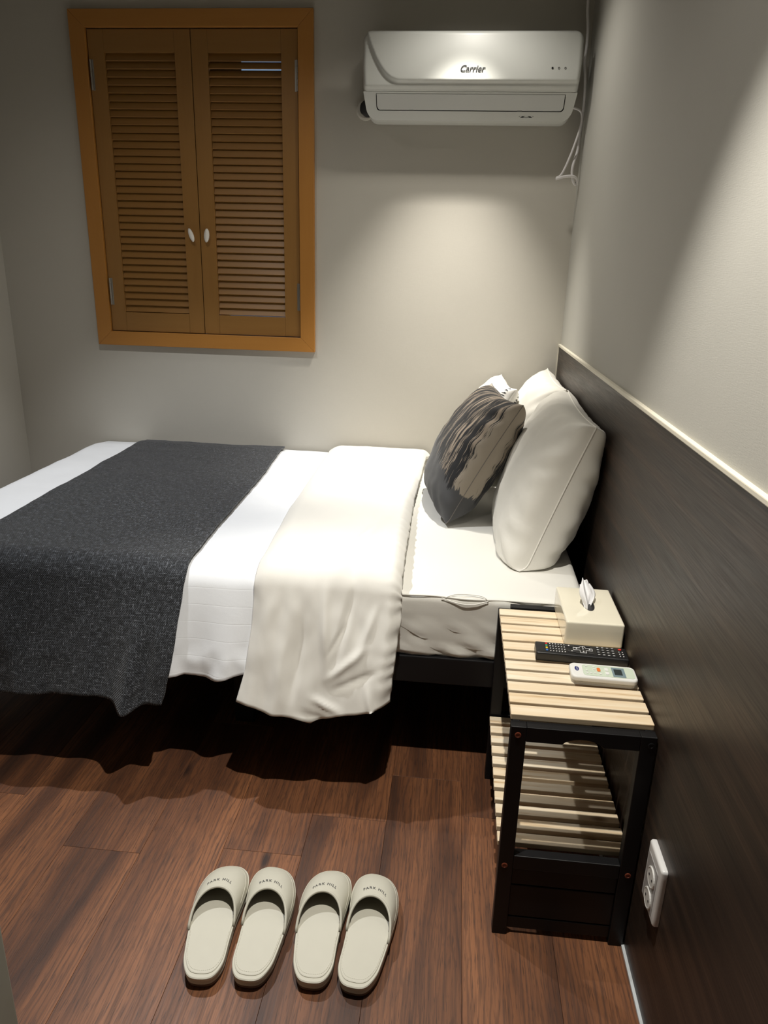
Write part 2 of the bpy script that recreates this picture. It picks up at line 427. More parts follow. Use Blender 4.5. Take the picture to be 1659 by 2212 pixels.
def text2d(body, size, shear=0, align='CENTER', space=1.0, bold=0.0):
    c = bpy.data.curves.new('t', 'FONT'); c.body = body; c.size = size; c.shear = shear; c.align_x = align; c.space_character = space; c.resolution_u = 3; c.offset = bold
    o = bpy.data.objects.new('t', c); COL.objects.link(o); bpy.context.view_layer.update()
    me = bpy.data.meshes.new_from_object(o.evaluated_get(bpy.context.evaluated_depsgraph_get()))
    V = np.array([v.co[:] for v in me.vertices]); F = [tuple(p.vertices) for p in me.polygons]
    bpy.data.objects.remove(o); bpy.data.curves.remove(c); bpy.data.meshes.remove(me)
    V[:, 1] -= (V[:, 1].min() + V[:, 1].max()) / 2
    return V, F

# ================================================================== SETTING
XL, YF = -2.37, -3.75                                     # left wall, wall behind the camera
# floor: boards of 0.19 m running towards the window wall
fl = struct(obj('floor', *box(XL - .1, .02, YF, .02, -.06, -.012), 'gap'), 'reddish brown walnut plank floor')
seams = {-.337: -1.437, -.527: -1.616, -.717: -1.755}
pw, plen, gap = .19, 1.22, .0005
k = 0
for c in range(-1, 13):
    xr = -.147 - .19 * (c - 0); xl = xr - pw
    if c == -1: xl, xr = -.147, .0
    key = round(xr, 3); s0 = seams.get(key, -.35 - ((c * .437) % 1.0) * plen)
    ys = [s0 + plen * j for j in range(-4, 4)]
    for y0 in ys:
        a, b = max(y0, YF), min(y0 + plen, 0)
        if b - a < .02 or xl < XL - .15: continue
        obj('plank', *box(max(xl, XL) + gap / 2, xr - gap / 2, a + gap / 2, b - gap / 2, -.012, 0), 'floor', fl, bevel=.0004, seg=1)

# back wall with a window opening behind the shutters
WX0, WX1, WZ0, WZ1 = -1.908, -1.077, 1.044, 2.178
wb = struct(obj('wall_back', *join(box(XL - .1, WX0, 0, .14, 0, CEIL), box(WX1, .1, 0, .14, 0, CEIL), box(WX0, WX1, 0, .14, 0, WZ0), box(WX0, WX1, 0, .14, WZ1, CEIL)), 'wall'), 'grey beige papered wall behind the bed')
struct(obj('wall_left', *box(XL - .1, XL, YF, 0, 0, CEIL), 'wall'), 'grey beige papered wall at the bed foot')
wr_ = struct(obj('wall_right', *box(.006, .1, YF, 0, 0, CEIL), 'wall_r'), 'pale papered wall above a dark wood panel')
obj('wood_panel', *box(0, .006, YF, -.004, .004, 1.046), 'panel', wr_)['label'] = 'dark brown wood veneer panelling'
obj('cap_strip', *box(-.004, .008, YF, -.001, 1.046, 1.056), 'cap', wr_, bevel=.002)['label'] = 'cream strip along the panel top'
obj('corner_strip', *box(-.003, .004, -.005, 0, .0, 1.056), 'cap', wr_)['label'] = 'cream strip in the corner'
struct(obj('baseboard_right', *box(-.006, .0, YF, -.004, 0, .005), 'caulk'), 'thin white sealant line along the panel foot')
struct(obj('wall_front', *box(XL - .1, .1, YF - .1, YF, 0, CEIL), 'wall'), 'wall behind the viewer')
struct(obj('ceiling', *box(XL - .1, .1, YF - .1, .14, CEIL, CEIL + .06), 'ceil'), 'plain pale ceiling')
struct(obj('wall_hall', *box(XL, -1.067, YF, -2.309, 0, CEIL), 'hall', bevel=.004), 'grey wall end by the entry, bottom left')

# window frame and the dark night outside
win = struct(empty('window_1', ((WX0 + WX1) / 2, 0, WZ0)), 'orange brown wooden window casing around two louvered shutters')
ox0, ox1, oz0, oz1 = -1.970, -1.017, .986, 2.238
FY = -.020
def board(pts, mat):
    V, F = prism(pts, lambda p, k: (p[0], 0 if k == 0 else FY, p[1])); obj('frame_board', V, F, mat, win, bevel=.0015)
board([(ox0, oz0), (ox0, oz1), (WX0, WZ1), (WX0, WZ0)], 'frame_v'); board([(ox1, oz0), (WX1, WZ0), (WX1, WZ1), (ox1, oz1)], 'frame_v')
board([(ox0, oz1), (ox1, oz1), (WX1, WZ1), (WX0, WZ1)], 'frame_h'); board([(ox0, oz0), (WX0, WZ0), (WX1, WZ0), (ox1, oz0)], 'frame_h')
obj('window_pane', *box(WX0, WX1, .125, .135, WZ0, WZ1), 'dark', win)['label'] = 'dark night window behind the louvers'
obj('lit_pane', *box(-1.335, -1.09, .118, .124, 2.045, 2.115), 'blue', win)['label'] = 'bluish glow of the night street'
obj('lit_pane', *box(-1.42, -1.09, .118, .124, 1.100, 1.130), 'blue', win)['label'] = 'bluish glow of the night street'

# ================================================================== SHUTTERS
def shutter(x0, x1, label, knob_x, hinge_x, hs):
    t = tag(empty('louvered_shutter', ((x0 + x1) / 2, 0, WZ0)), label, 'shutter', 'louvered window shutters')
    z0, z1 = WZ0 + .003, WZ1 - .004; y0, y1 = -.008, .016
    sw = .064; rz0, rz1 = 1.125, 2.096
    for a in (x0, x1 - sw): obj('stile', *box(a, a + sw, y0, y1, z0, z1), 'shut_v', t, bevel=.001)
    obj('rail', *box(x0 + sw + .0004, x1 - sw - .0004, y0, y1, z0, rz0), 'shut_h', t, bevel=.001)
    obj('rail', *box(x0 + sw + .0004, x1 - sw - .0004, y0, y1, rz1, z1), 'shut_h', t, bevel=.001)
    n = 35; rz0 += .0025; pit = (rz1 - rz0) / n; first = None
    for i in range(n):
        zc = rz0 + (i + .5) * pit
        if first is None:
            a = R(25); hw, ht = .0158, .0026; c, s = math.cos(a), math.sin(a); V = []
            prof = [(-hw, -ht * .4), (-hw * .97, -ht), (hw, -ht), (hw, ht), (-hw * .97, ht), (-hw, ht * .4)]   # along the slat width (lower edge first), across
            q = []
            for (l, w_) in prof:
                q.append((s * l - c * w_, c * l + s * w_))   # (y, z) lower edge towards the room
            V, F = prism(q, lambda p, k: ((x0 + sw + .0008) if k else (x1 - sw - .0008), p[0] + .004, zc + p[1]))
            first = obj('slat', V, F, 'shut_h', t)
        else:
            o = dup(first, t, (0, 0, i * pit))
            if hs > 0 and i in (32, 33): o.rotation_euler.x = R(-11)      # two slats stand a little more open
    kn = lathe([(.0005, 0), (.006, 0), (.006, -.008), (.0125, -.012), (.0135, -.018), (.010, -.023), (.0005, -.025)], (0, 0, 0), 'y', 20)
    rot = R(-14 if hs < 0 else 4); V = []
    for (x, y, z) in kn[0]:
        z *= 2.0; x *= .85; V.append((knob_x + x * math.cos(rot) - z * math.sin(rot) * -1, y0 + y, 1.440 + z * math.cos(rot) + x * math.sin(rot)))
    obj('knob', V, kn[1], 'pearl', t, smooth=True)['label'] = 'pearly oval knob'
    for za, zb in ((1.965, 2.071), (1.154, 1.262)):
        leaf = box(hinge_x - .004, hinge_x + .010, -.0095, -.0075, za, zb) if hs < 0 else box(hinge_x - .010, hinge_x + .004, -.0095, -.0075, za, zb)
        hn = obj('hinge', *leaf, 'steel', t)
        kz = [za + (zb - za) * i / 5 for i in range(6)]
        obj('hinge_pin', *join(*[lathe([(.0001, a_ + .0006), (.0042, a_ + .0006), (.0042, b_ - .0006), (.0001, b_ - .0006)], (hinge_x, -.0125, 0), 'z', 10) for a_, b_ in zip(kz[:-1], kz[1:])]), 'steel', hn)
    return t
shutter(WX0 + .003, -1.4965, 'left louvered shutter leaf of orange brown wood with its knob at the right', -1.527, WX0 + .010, -1)
shutter(-1.4935, WX1 - .003, 'right louvered shutter leaf of orange brown wood, the one towards the air conditioner', -1.462, WX1 - .004, 1)

# ================================================================== AIR CONDITIONER
ac = tag(empty('air_conditioner', (-.426, 0, 1.84)), 'white wall mounted split air conditioner beside the corner above the bed', 'air conditioner')
AX0, AX1, AZ0, AZ1, AZM = -.808, -.044, 1.850, 2.122, 1.934
obj('casing', *rbox(AX0 + .012, AX1 - .012, -.108, 0, AZ0 + .002, AZ1 - .006, .03, (4, 2, 4)), 'ac', ac, smooth=True)
nx, nz = 150, 60
sx_ = np.linspace(0, 1, nx); sz_ = np.linspace(0, 1, nz)
Z = AZM + (AZ1 - AZM) * sz_[None, :] * np.ones((nx, 1))
rc = .030; cor = np.clip((Z - (AZ1 - rc)) / rc, 0, 1); inset = rc * (1 - np.sqrt(1 - cor ** 2 + 1e-9)); inset += .006 * (1 - sstep(AZM, AZM + .09, Z)) * .6
X = (AX0 + inset) + (AX1 - AX0 - 2 * inset) * sx_[:, None]
dep = .186 + .018 * np.sin(np.pi * np.clip((AZ1 - Z) / (AZ1 - 1.955) * .55, 0, 1)) - .02 * cor ** 2 * 0
# swoosh: a shallow step that sweeps down the left side and runs along the lower ridge
curve = 1.958 + .17 * np.clip((-.665 - X) / .135, 0, 1.2) ** 2.4
stp = sstep(-.004, .010, Z - curve)
dep = dep * 1 - .012 * (1 - stp) - .02 * (1 - sstep(AZM, 1.952, Z)) * .6
edge = np.minimum(np.minimum(X - (AX0 + inset), AX1 - inset - X), AZ1 - Z)
dep -= .012 * (1 - np.clip(edge / .012, 0, 1)) ** 2
P = np.stack([X, -dep, Z], -1)
V, F, uv = shell(P, .010)
fp = obj('front_panel', V, F, 'ac', ac, smooth=True)
def acdep(x, z):
    a = (x - AX0) / (AX1 - AX0) * (nx - 1); b = (z - AZM) / (AZ1 - AZM) * (nz - 1); i = int(np.clip(a, 0, nx - 2)); j = int(np.clip(b, 0, nz - 2)); a -= i; b -= j
    return dep[i, j] * (1 - a) * (1 - b) + dep[i + 1, j] * a * (1 - b) + dep[i, j + 1] * (1 - a) * b + dep[i + 1, j + 1] * a * b
# lower lip with the flap opening
def lowpt(p, k): 
    t = (p[1] - AZ0) / (AZM - AZ0); y = -(.122 + .056 * min(1, max(0, t))); return (p[0], y + (.012 if k == 0 else 0), p[1])
def rrect4(x0, x1, y0, y1, rs, k=8):
    P = []
    for (cx, cyy, a0, r) in ((x1 - rs[0], y0 + rs[0], -90, rs[0]), (x1 - rs[1], y1 - rs[1], 0, rs[1]), (x0 + rs[1], y1 - rs[1], 90, rs[1]), (x0 + rs[0], y0 + rs[0], 180, rs[0])):
        for i in range(k + 1): a = R(a0 + 90 * i / k); P.append((cx + r * math.cos(a), cyy + r * math.sin(a)))
    return P
outer = [(x + (.012 * (1 - (z - AZ0) / (AZM - AZ0))) * (1 if x < -.4 else -1), z) for x, z in rrect4(AX0 + .003, AX1 - .003, AZ0, AZM - .001, (.034, .002))]
no_ = len(outer)
inner = rrect4(-.760, -.086, 1.8785, 1.9275, (.012, .002))
V = [lowpt(p, 1) for p in outer] + [lowpt(p, 1) for p in inner] + [lowpt(p, 0) for p in outer] + [lowpt(p, 0) for p in inner]
F = []
for i in range(no_):
    j = (i + 1) % no_
    F += [(i, j, no_ + j, no_ + i), (2 * no_ + j, 2 * no_ + i, 3 * no_ + i, 3 * no_ + j), (j, i, 2 * no_ + i, 2 * no_ + j), (no_ + i, no_ + j, 3 * no_ + j, 3 * no_ + i)]
obj('lower_lip', V, F, 'ac', ac)
obj('air_slot', *box(-.765, -.08, -.124, -.105, 1.868, 1.932), 'rubber', ac)
fl2 = prism(rrect4(-.757, -.089, 1.8815, 1.9265, (.011, .001)), lambda p, k: (p[0], lowpt(p, 1)[1] + (.008 if k == 0 else -.0015), p[1]))
obj('flap', *fl2, 'ac2', ac, bevel=.0015)
for x in (-.64, -.25): obj('flap_tab', *box(x, x + .016, lowpt((0, 1.880), 1)[1] - .001, lowpt((0, 1.880), 1)[1] + .004, 1.8790, 1.8815), 'greyink', ac)
def ac_text(body, size, x, z, mat, name, shear=.0, bold=0):
    V, F = text2d(body, size, shear, bold=bold); W = [(x + v[0], -acdep(x + v[0], z + v[1]) - .0022, z + v[1]) for v in V]
    return obj(name, W, F, mat, ac)
o = ac_text('Carrier', .0285, -.420, 2.000, 'ink', 'brand_lettering', .28, .0004); o['label'] = 'black italic lettering reading Carrier'
for i, x in enumerate((-.144, -.122, -.100)):
    y = -acdep(x, 2.002) - .001
    if i == 0: obj('indicator_mark', *lathe([(.0003, 0), (.0036, 0), (.0036, -.0006), (.0003, -.0006)], (x, y, 2.002), 'y', 14), 'ink', ac)
    else: obj('indicator_mark', *tube([(x + .003 * math.cos(a), y, 2.002 + .003 * math.sin(a)) for a in np.linspace(0, 2 * math.pi, 15)[:-1]], .0007, 5, True), 'greyink', ac)
# small dark emblem on the lower lip: two wings around a ring
def lipy(z): return lowpt((0, z), 1)[1] - .0009
ex, ez = -.216, 1.8640
emb = [tube([(ex + .009 * math.cos(a), lipy(ez), ez + .0032 * math.sin(a)) for a in np.linspace(0, 2 * math.pi, 17)[:-1]], .0008, 5, True)]
for s in (-1, 1):
    pts = [(s * .009, -.003), (s * .023, -.0035), (s * .014, .002), (s * .010, .0028)]
    emb.append(prism(pts if s > 0 else pts[::-1], lambda p, k: (ex + p[0], lipy(ez) - (.0002 if k else 0), ez + p[1])))
    emb.append(tube([(ex + s * x, lipy(ez), ez + z) for x, z in ((.004, .0045), (.012, .0045), (.022, .002), (.026, .001))], .0006, 5))
obj('emblem', *join(*emb), 'ink', ac)['label'] = 'small dark winged emblem'
pr = obj('pipe_sleeve', *lathe([(.020, .002), (.036, .002), (.036, -.014), (.030, -.018), (.020, -.018), (.020, .002)], (-.818, 0, 1.905), 'y', 28), 'wall', ac, smooth=False)
obj('pipe', *lathe([(.0005, 0), (.026, 0), (.026, -.06), (.022, -.075), (.0005, -.075)], (-.806, 0, 1.903), 'y', 20), 'rubber', ac, smooth=True)['label'] = 'black pipe end at the wall'

# power cord hanging between the air conditioner and the corner
cp_ = [(-.033, -.10, 2.419), (-.033, -.1, 2.234), (-.024, -.1, 2.151), (-.022, -.1, 2.094), (-.024, -.1, 2.044), (-.017, -.1, 2.001), (-.007, -.07, 1.932), (-.008, -.06, 1.838), (-.014, -.07, 1.763), (-.026, -.09, 1.722), (-.029, -.09, 1.690),
       (-.022, -.09, 1.660), (-.008, -.07, 1.649), (-.006, -.08, 1.663), (-.022, -.095, 1.674), (-.054, -.1, 1.673), (-.087, -.1, 1.664)]
cd = tag(empty('hanging_cable', (-.03, -.09, 1.66)), 'thin grey white cable looping down the corner beside the air conditioner', 'cable')
obj('cable', *tube(catmull(cp_, 8), .0050, 8), 'cord', cd, smooth=True)
obj('cable_tail', *tube(catmull([(-.085, -.099, 1.668), (-.066, -.1, 1.683), (-.040, -.1, 1.748), (-.018, -.1, 1.828), (-.013, -.1, 1.868), (-.024, -.1, 1.892), (-.058, -.1, 1.902)], 8), .0040, 8), 'cord', cd, smooth=True)

# ================================================================== BED
MZ0, MZ1, MY0, MX0, MX1 = .345, .530, -1.385, -1.99, -.045
bf = tag(empty('platform_bed', (-1.02, -.7, 0)), 'low black bed frame under the white mattress', 'bed frame')
obj('side_rail', *box(-2.02, -.03, -1.392, -1.366, .272, .350), 'black', bf, bevel=.003)
obj('side_rail', *box(-2.02, -.03, -.040, -.012, .272, .350), 'black', bf, bevel=.003)
obj('end_rail', *box(-2.03, -2.0, -1.366, -.040, .272, .350), 'black', bf, bevel=.003); obj('end_rail', *box(-.055, -.03, -1.366, -.040, .272, .350), 'black', bf, bevel=.003)
obj('deck', *box(-2.0, -.055, -1.366, -.040, .318, .344), 'black', bf)
for x in (-1.9, -1.0, -.16):
    for y in (-1.22, -.16): obj('leg', *box(x - .03, x + .03, y - .03, y + .03, 0, .318), 'black', bf, bevel=.003)

# mattress under a fitted sheet
V, F = rbox(MX0, MX1, MY0, -.012, MZ0, MZ1, .022, (90, 60, 12), 4)
nf = V[:, 1] < MY0 + .03
wr = np.zeros(len(V)); q = V[:, 0] * .8 + (V[:, 2] - .43) * -1.0
wr = .011 * fbm(q * 9 + 3, (V[:, 2] + V[:, 0] * .55) * 30, 3) * sstep(.0, .10, .50 - V[:, 2]) + .004 * fbm(V[:, 0] * 14, V[:, 2] * 10, 2)
V[:, 1] += np.where(nf, wr, 0)
top = V[:, 2] > MZ1 - .03
V[:, 2] += np.where(top, .004 * fbm(V[:, 0] * 4, V[:, 1] * 4, 2), 0)
V[:, 2] += np.where(top, .012 * sstep(-1.385, -.6, V[:, 1]), 0)
mt = tag(empty('mattress', (-1.02, -.7, MZ0)), 'white mattress in a fitted sheet on the black frame', 'mattress')
obj('sheet_cover', V, F, 'sheet', mt, smooth=True, uv=np.stack([V[:, 0], V[:, 1] + V[:, 2]], 1))
pip = [(x, MY0 + .004 + .002 * math.sin(x * 40), MZ1 - .006 + .0015 * math.sin(x * 23)) for x in np.linspace(MX0 + .03, MX1 - .02, 120)]
obj('seam_piping', *tube(pip, .0028, 6), 'sheet', mt, smooth=True)
lp = catmull([(-.42, MY0 - .001, .523), (-.385, MY0 - .004, .514), (-.36, MY0 - .005, .511), (-.33, MY0 - .004, .513), (-.30, MY0 - .002, .523)], 6)
obj('seam_loop', *tube(lp, .0014, 6), 'sheet', mt, smooth=True)
lp = catmull([(-.41, MY0 + .002, .524), (-.385, MY0 + .008, .5315), (-.345, MY0 + .011, .5325), (-.315, MY0 + .007, .531), (-.30, MY0 + .0, .524)], 6)
obj('seam_loop', *tube(lp, .0014, 6), 'sheet', mt, smooth=True)

def drape(S, yc, r, ztop, al):
    """profile across the bed: S arc length from the window wall; flat to yc, rounded edge, then hanging with an outward flare al"""
    L1 = -yc - .02; tm = np.pi / 2 - al; q = r * tm; th = np.clip((S - L1) / r, 0, tm); t = np.clip(S - L1 - q, 0, 9)
    y = np.where(S < L1, -.02 - S, yc - r * np.sin(th) - t * math.sin(al)); z = np.where(S < L1, ztop, ztop - r * (1 - np.cos(th)) - t * math.cos(al))
    return y, z, np.clip(S - L1 - q * .5, 0, 9)
def smax(yc, r, ztop, al, zb): return (-yc - .02) + r * (np.pi / 2 - al) + (ztop - r * (1 - math.sin(al)) - zb) / math.cos(al)

# duvet: body
Ztop = .568
nu, nv = 190, 210
AL = R(22)
u = np.linspace(0, 1, nu)[:, None]; v = np.linspace(0, 1, nv)[None, :]
foot = .30                                               # length hanging at the bed foot
A = -foot + u * (foot + 2.03 - .58)                      # arc length along x
rx = .07
x_ = np.where(A > rx, -2.03 + A, np.where(A > rx - np.pi / 2 * rx, -2.03 + rx - rx * np.sin((rx - A) / rx), -2.03))
dz = np.where(A > rx, 0, np.where(A > rx - np.pi / 2 * rx, rx * (1 - np.cos(np.clip((rx - A) / rx, 0, np.pi / 2))), rx + (rx - np.pi / 2 * rx - A)))
hem = .305 + .007 * np.sin(A * 17 + 1) + .004 * np.sin(A * 41)
S = v * smax(-1.340, .075, Ztop, AL, hem)
y_, z_, hg = drape(S, -1.340, .075, Ztop, AL)
Xg = x_ + 0 * S; Ag = A + 0 * S
foldf = lambda a, s_, h_: (.006 * np.sin(a * 38 + 1.2 * np.sin(a * 11)) + .010 * fbm(a * 9, s_ * 2.0, 2)) * sstep(0, .28, h_)
fold_w = foldf(Ag, S, hg)
y2 = y_ - fold_w - .002 * sstep(0, .1, hg)
pk = .010 * fbm(Ag * 24, S * 13, 2) * sstep(.17, .27, hg)
y2 = y2 - pk
topw = lambda a, yy: .005 * fbm(a * 4, yy * 4, 3)
z2 = z_ - dz + topw(Ag, -y_) * (1 - sstep(0, .1, hg)) - .012 * sstep(.1, 0, S)
x2 = Xg + .01 * fbm(Ag * 6, S * 5, 2) * sstep(0, .2, hg)
du = tag(empty('duvet', (-1.2, -.7, MZ1)), 'white striped cotton duvet spread over the bed with its top turned down', 'duvet')
V, F, uv = shell(np.stack([x2, y2, z2], -1), .020, np.stack([Ag, S], -1), True)
obj('cover', V, F, 'duvet', du, smooth=True, uv=uv)

# duvet: turned-down top
nu, nv = 130, 230
u = np.linspace(0, 1, nu)[:, None]; v = np.linspace(0, 1, nv)[None, :]
zt = Ztop + .036
hemf = .256 + .02 * (u ** 2) - .030 * np.exp(-((u - .50) / .27) ** 2) + .003 * np.sin(u * 21)
S = v * smax(-1.335, .10, zt, AL, hemf)
y_, z_, hg = drape(S, -1.335, .10, zt, AL)
xl = np.interp(S.ravel(), [0, .2, .9, 1.30, 1.55, 1.66, 1.80, 1.95], [-.940, -.936, -.928, -.908, -.910, -.918, -.948, -.968]).reshape(S.shape)
xr = np.interp(S.ravel(), [0, .1, .7, 1.2, 1.5, 1.66, 1.90], [-.505, -.521, -.533, -.527, -.520, -.533, -.545]).reshape(S.shape)
xr = xr + .004 * fbm(S * 30, S * 0 + 4, 2)
X = xl + (xr - xl) * u
ed = np.minimum(u * 1.0, (1 - u) * 1.0) * .40           # distance from the side edges
puff = .032 * (1 - np.clip(1 - (1 - u) * .40 / .035, 0, 1) ** 2 * .9) - .032 - .022 * np.clip(1 - u * .40 / .05, 0, 1) ** 2
gath = .004 * np.sin(S * 150 + 2 * np.sin(S * 31)) * np.exp(-(1 - u) * .40 / .018)
wrk = .006 * fbm(X * 7, S * 3.0, 3)
wrk = wrk + ridge(X, S, (-.60, .95), (-.70, 1.42), .02, .009) + ridge(X, S, (-.66, 1.30), (-.60, 1.70), .018, -.010)
dw = sstep(0, .12, hg)
drp = .010 * fbm(X * 9 + 5, S * 4, 3)
for (p_, q_, w_, a_) in (((-.72, 1.40), (-.705, 1.66), .012, .009), ((-.64, 1.40), (-.685, 1.64), .010, -.009), ((-.70, 1.66), (-.60, 1.57), .010, .010), ((-.69, 1.69), (-.57, 1.63), .008, -.008),
        ((-.80, 1.46), (-.84, 1.80), .020, .009), ((-.77, 1.50), (-.79, 1.74), .012, -.008), ((-.77, 1.75), (-.62, 1.79), .012, -.010), ((-.74, 1.71), (-.66, 1.74), .009, .009), ((-.60, 1.66), (-.56, 1.80), .010, .008),
        ((-.86, 1.84), (-.76, 1.79), .010, -.009), ((-.72, 1.83), (-.60, 1.86), .010, .008), ((-.80, 1.87), (-.66, 1.85), .008, .008), ((-.58, 1.46), (-.63, 1.62), .010, .007), ((-.66, 1.52), (-.70, 1.60), .006, -.007)):
    drp = drp + ridge(X, S, p_, q_, w_, a_)
drp = drp * dw
off = puff + gath + wrk * (1 - dw * .3)
Nz = 1 - sstep(0, .12, hg)
y2 = y_ - off * (1 - Nz) - drp
z2 = z_ + off * Nz - .015 * sstep(.08, 0, S)
V, F, uv = shell(np.stack([X, y2, z2], -1), .030 , np.stack([X, S], -1), True)
obj('turned_down_top', V, F, 'fold', du, smooth=True, uv=uv)['label'] = 'turned-down top of the duvet hanging over the side'

# dark throw across the foot
nu, nv = 150, 220
u = np.linspace(0, 1, nu)[:, None]; v = np.linspace(0, 1, nv)[None, :]
zr = Ztop + .0105
hemr = .240 + .004 * np.sin(u * 9 + 2) - .022 * np.exp(-((u - .86) / .05) ** 2) + .0 * u
S = v * smax(-1.342, .085, zr, AL, hemr)
y_, z_, hg = drape(S, -1.342, .085, zr, AL)
xl = np.interp(S.ravel(), [0, .7, 1.2, 1.9], [-1.785, -1.770, -1.760, -1.76]).reshape(S.shape)
xr = np.interp(S.ravel(), [0, .55, 1.05, 1.40, 1.62, 1.75, 1.9], [-1.152, -1.118, -1.109, -1.095, -1.107, -1.130, -1.160]).reshape(S.shape) + .003 * fbm(S * 22, S * 0 + 2, 2)
X = xl + (xr - xl) * u
plt = (.020 * np.exp(-((X + 1.215 + .02 * hg) / .022) ** 2) - .014 * np.exp(-((X + 1.175) / .018) ** 2) + .005 * np.sin(X * 20 + .8)) * sstep(.08, .36, hg) + .012 * fbm(X * 8, S * 4, 3) * sstep(0, .2, hg)
Nz = 1 - sstep(0, .12, hg)
wrk = .005 * fbm(X * 4, S * 4, 3) + .0025 * fbm(X * 16, S * 9, 2)
wrk = topw(X + 2.03, -y_) + .0012 * fbm(X * 16, S * 9, 2)
y2 = y_ - np.maximum(plt, foldf(X + 2.03, S, hg) * .6 - .004) - .010 * sstep(.0, .2, hg); z2 = z_ + wrk * Nz + .004 - .012 * sstep(.1, 0, S)
V, F, uv = shell(np.stack([X, y2, z2], -1), .005, np.stack([X, S], -1), True)
tag(obj('bed_throw', V, F, 'runner', smooth=True, uv=uv), 'charcoal woven throw laid across the foot of the bed', 'blanket')

# ================================================================== PILLOWS
def pillow(name, label, cat, group, c, L, U, w, h, t, mat, piping, seed, pinch=.06, p=.42, wr=.008, zmin=None, xmax=None, pu=None):
    L = np.array(L, float); L /= np.linalg.norm(L); U = np.array(U, float); U -= L * (U @ L); U /= np.linalg.norm(U); N = np.cross(L, U); c = np.array(c, float)
    n = 56; a = np.sin(np.linspace(-np.pi / 2, np.pi / 2, n)); uu, vv = np.meshgrid(a, a, indexing='ij')
    px = w / 2 * uu * (1 - pinch * (1 - vv ** 2) * uu ** 2); py = h / 2 * vv * (1 - pinch * (1 - uu ** 2) * vv ** 2)
    th = t / 2 * (1 - uu ** 2) ** (pu or p) * (1 - vv ** 2) ** p
    Vs = []
    for sgn in (1, -1):
        rad = np.abs(uu) ** 3 + np.abs(vv) ** 3
        nz = wr * fbm(px * 9 + seed * 3.1 + sgn, py * 9 - seed, 3) * np.clip(th / .03, 0, 1)
        ang = np.arctan2(vv, uu); nz = nz + wr * .7 * np.sin(ang * 22 + 3 * perlin(uu * 2 + seed, vv * 2)) * np.clip(rad - .25, 0, 1) * np.clip(th / .02, 0, 1)
        Vs.append(c + px[..., None] * L + py[..., None] * U + (sgn * (th + nz))[..., None] * N)
    V = np.concatenate([Vs[0].reshape(-1, 3), Vs[1].reshape(-1, 3)]); m = n * n; F = []
    uvg = np.stack([(1 - uu) / 2, (vv + 1) / 2], -1).reshape(-1, 2); uv = np.concatenate([uvg, uvg])
    bdr = np.zeros((n, n), bool); bdr[0] = bdr[-1] = True; bdr[:, 0] = bdr[:, -1] = True
    mp = np.arange(2 * m); mp[m:][bdr.ravel()] = np.arange(m)[bdr.ravel()]
    for i in range(n - 1):
        for j in range(n - 1):
            q = [i * n + j, (i + 1) * n + j, (i + 1) * n + j + 1, i * n + j + 1]
            F.append(tuple(q)); F.append(tuple(int(mp[m + k]) for k in q[::-1]))
    used = np.unique(np.array(F)); re = -np.ones(2 * m, int); re[used] = np.arange(len(used)); V = V[used]; uv = uv[used]
    F = [tuple(int(re[k]) for k in f) for f in F]
    def squash(Q):
        Q = np.array(Q)
        if zmin is not None: Q[:, 2] = np.where(Q[:, 2] < zmin + .03, zmin + .03 * np.exp((np.minimum(Q[:, 2], zmin + .03) - zmin - .03) / .03), Q[:, 2])
        if xmax is not None: Q[:, 0] = np.where(Q[:, 0] > xmax - .02, xmax - .02 * np.exp(-(np.maximum(Q[:, 0], xmax - .02) - xmax + .02) / .02), Q[:, 0])
        return Q
    V = squash(V)
    root = tag(empty(name, (c[0], c[1], zmin if zmin else c[2] - h / 2)), label, cat, group)
    obj('case', V, F, mat, root, smooth=True, uv=uv)
    b = []
    for k in range(n): b.append((0, k))
    for k in range(1, n): b.append((k, n - 1))
    for k in range(n - 2, -1, -1): b.append((n - 1, k))
    for k in range(n - 2, 0, -1): b.append((k, 0))
    pts = squash(np.array([c + px[i, j] * L + py[i, j] * U for i, j in b]))
    obj('seam', *tube(pts, .0024 if cat == 'pillow' else .0013, 6, True), piping, root, smooth=True)
    return root
MT = .5425
pillow('bed_pillow', 'large white pillow nearest the nightstand, leaning on the dark panel', 'pillow', 'white bed pillows', (-.120, -.885, .715), (.02, 1, 0), (.135, .05, .385), .63, .50, .25, 'pillow', 'pillow', 3, .05, .30, .009, MT - .010, -.004, .26)
pillow('bed_pillow', 'large white pillow in the far corner by the window wall', 'pillow', 'white bed pillows', (-.105, -.315, .752), (.0, 1, 0), (.12, -.01, .385), .57, .43, .24, 'pillow', 'pillow', 8, .07, .42, .008, MT, -.004)
pillow('throw_cushion', 'square cushion with charcoal and taupe brushstroke print', 'cushion', 'cushions on the bed', (-.352, -.645, .742), (-.18, 1, 0), (.21, .09, .40), .45, .455, .22, 'print', 'taupe', 5, .08, .42, .008, MT, None)
pillow('throw_cushion', 'white cushion with small black script, behind the brushstroke cushion', 'cushion', 'cushions on the bed', (-.312, -.218, .735), (-.09, 1, 0), (.21, .02, .38), .40, .43, .19, 'script', 'script', 11, .08, .42, .006, MT, None)

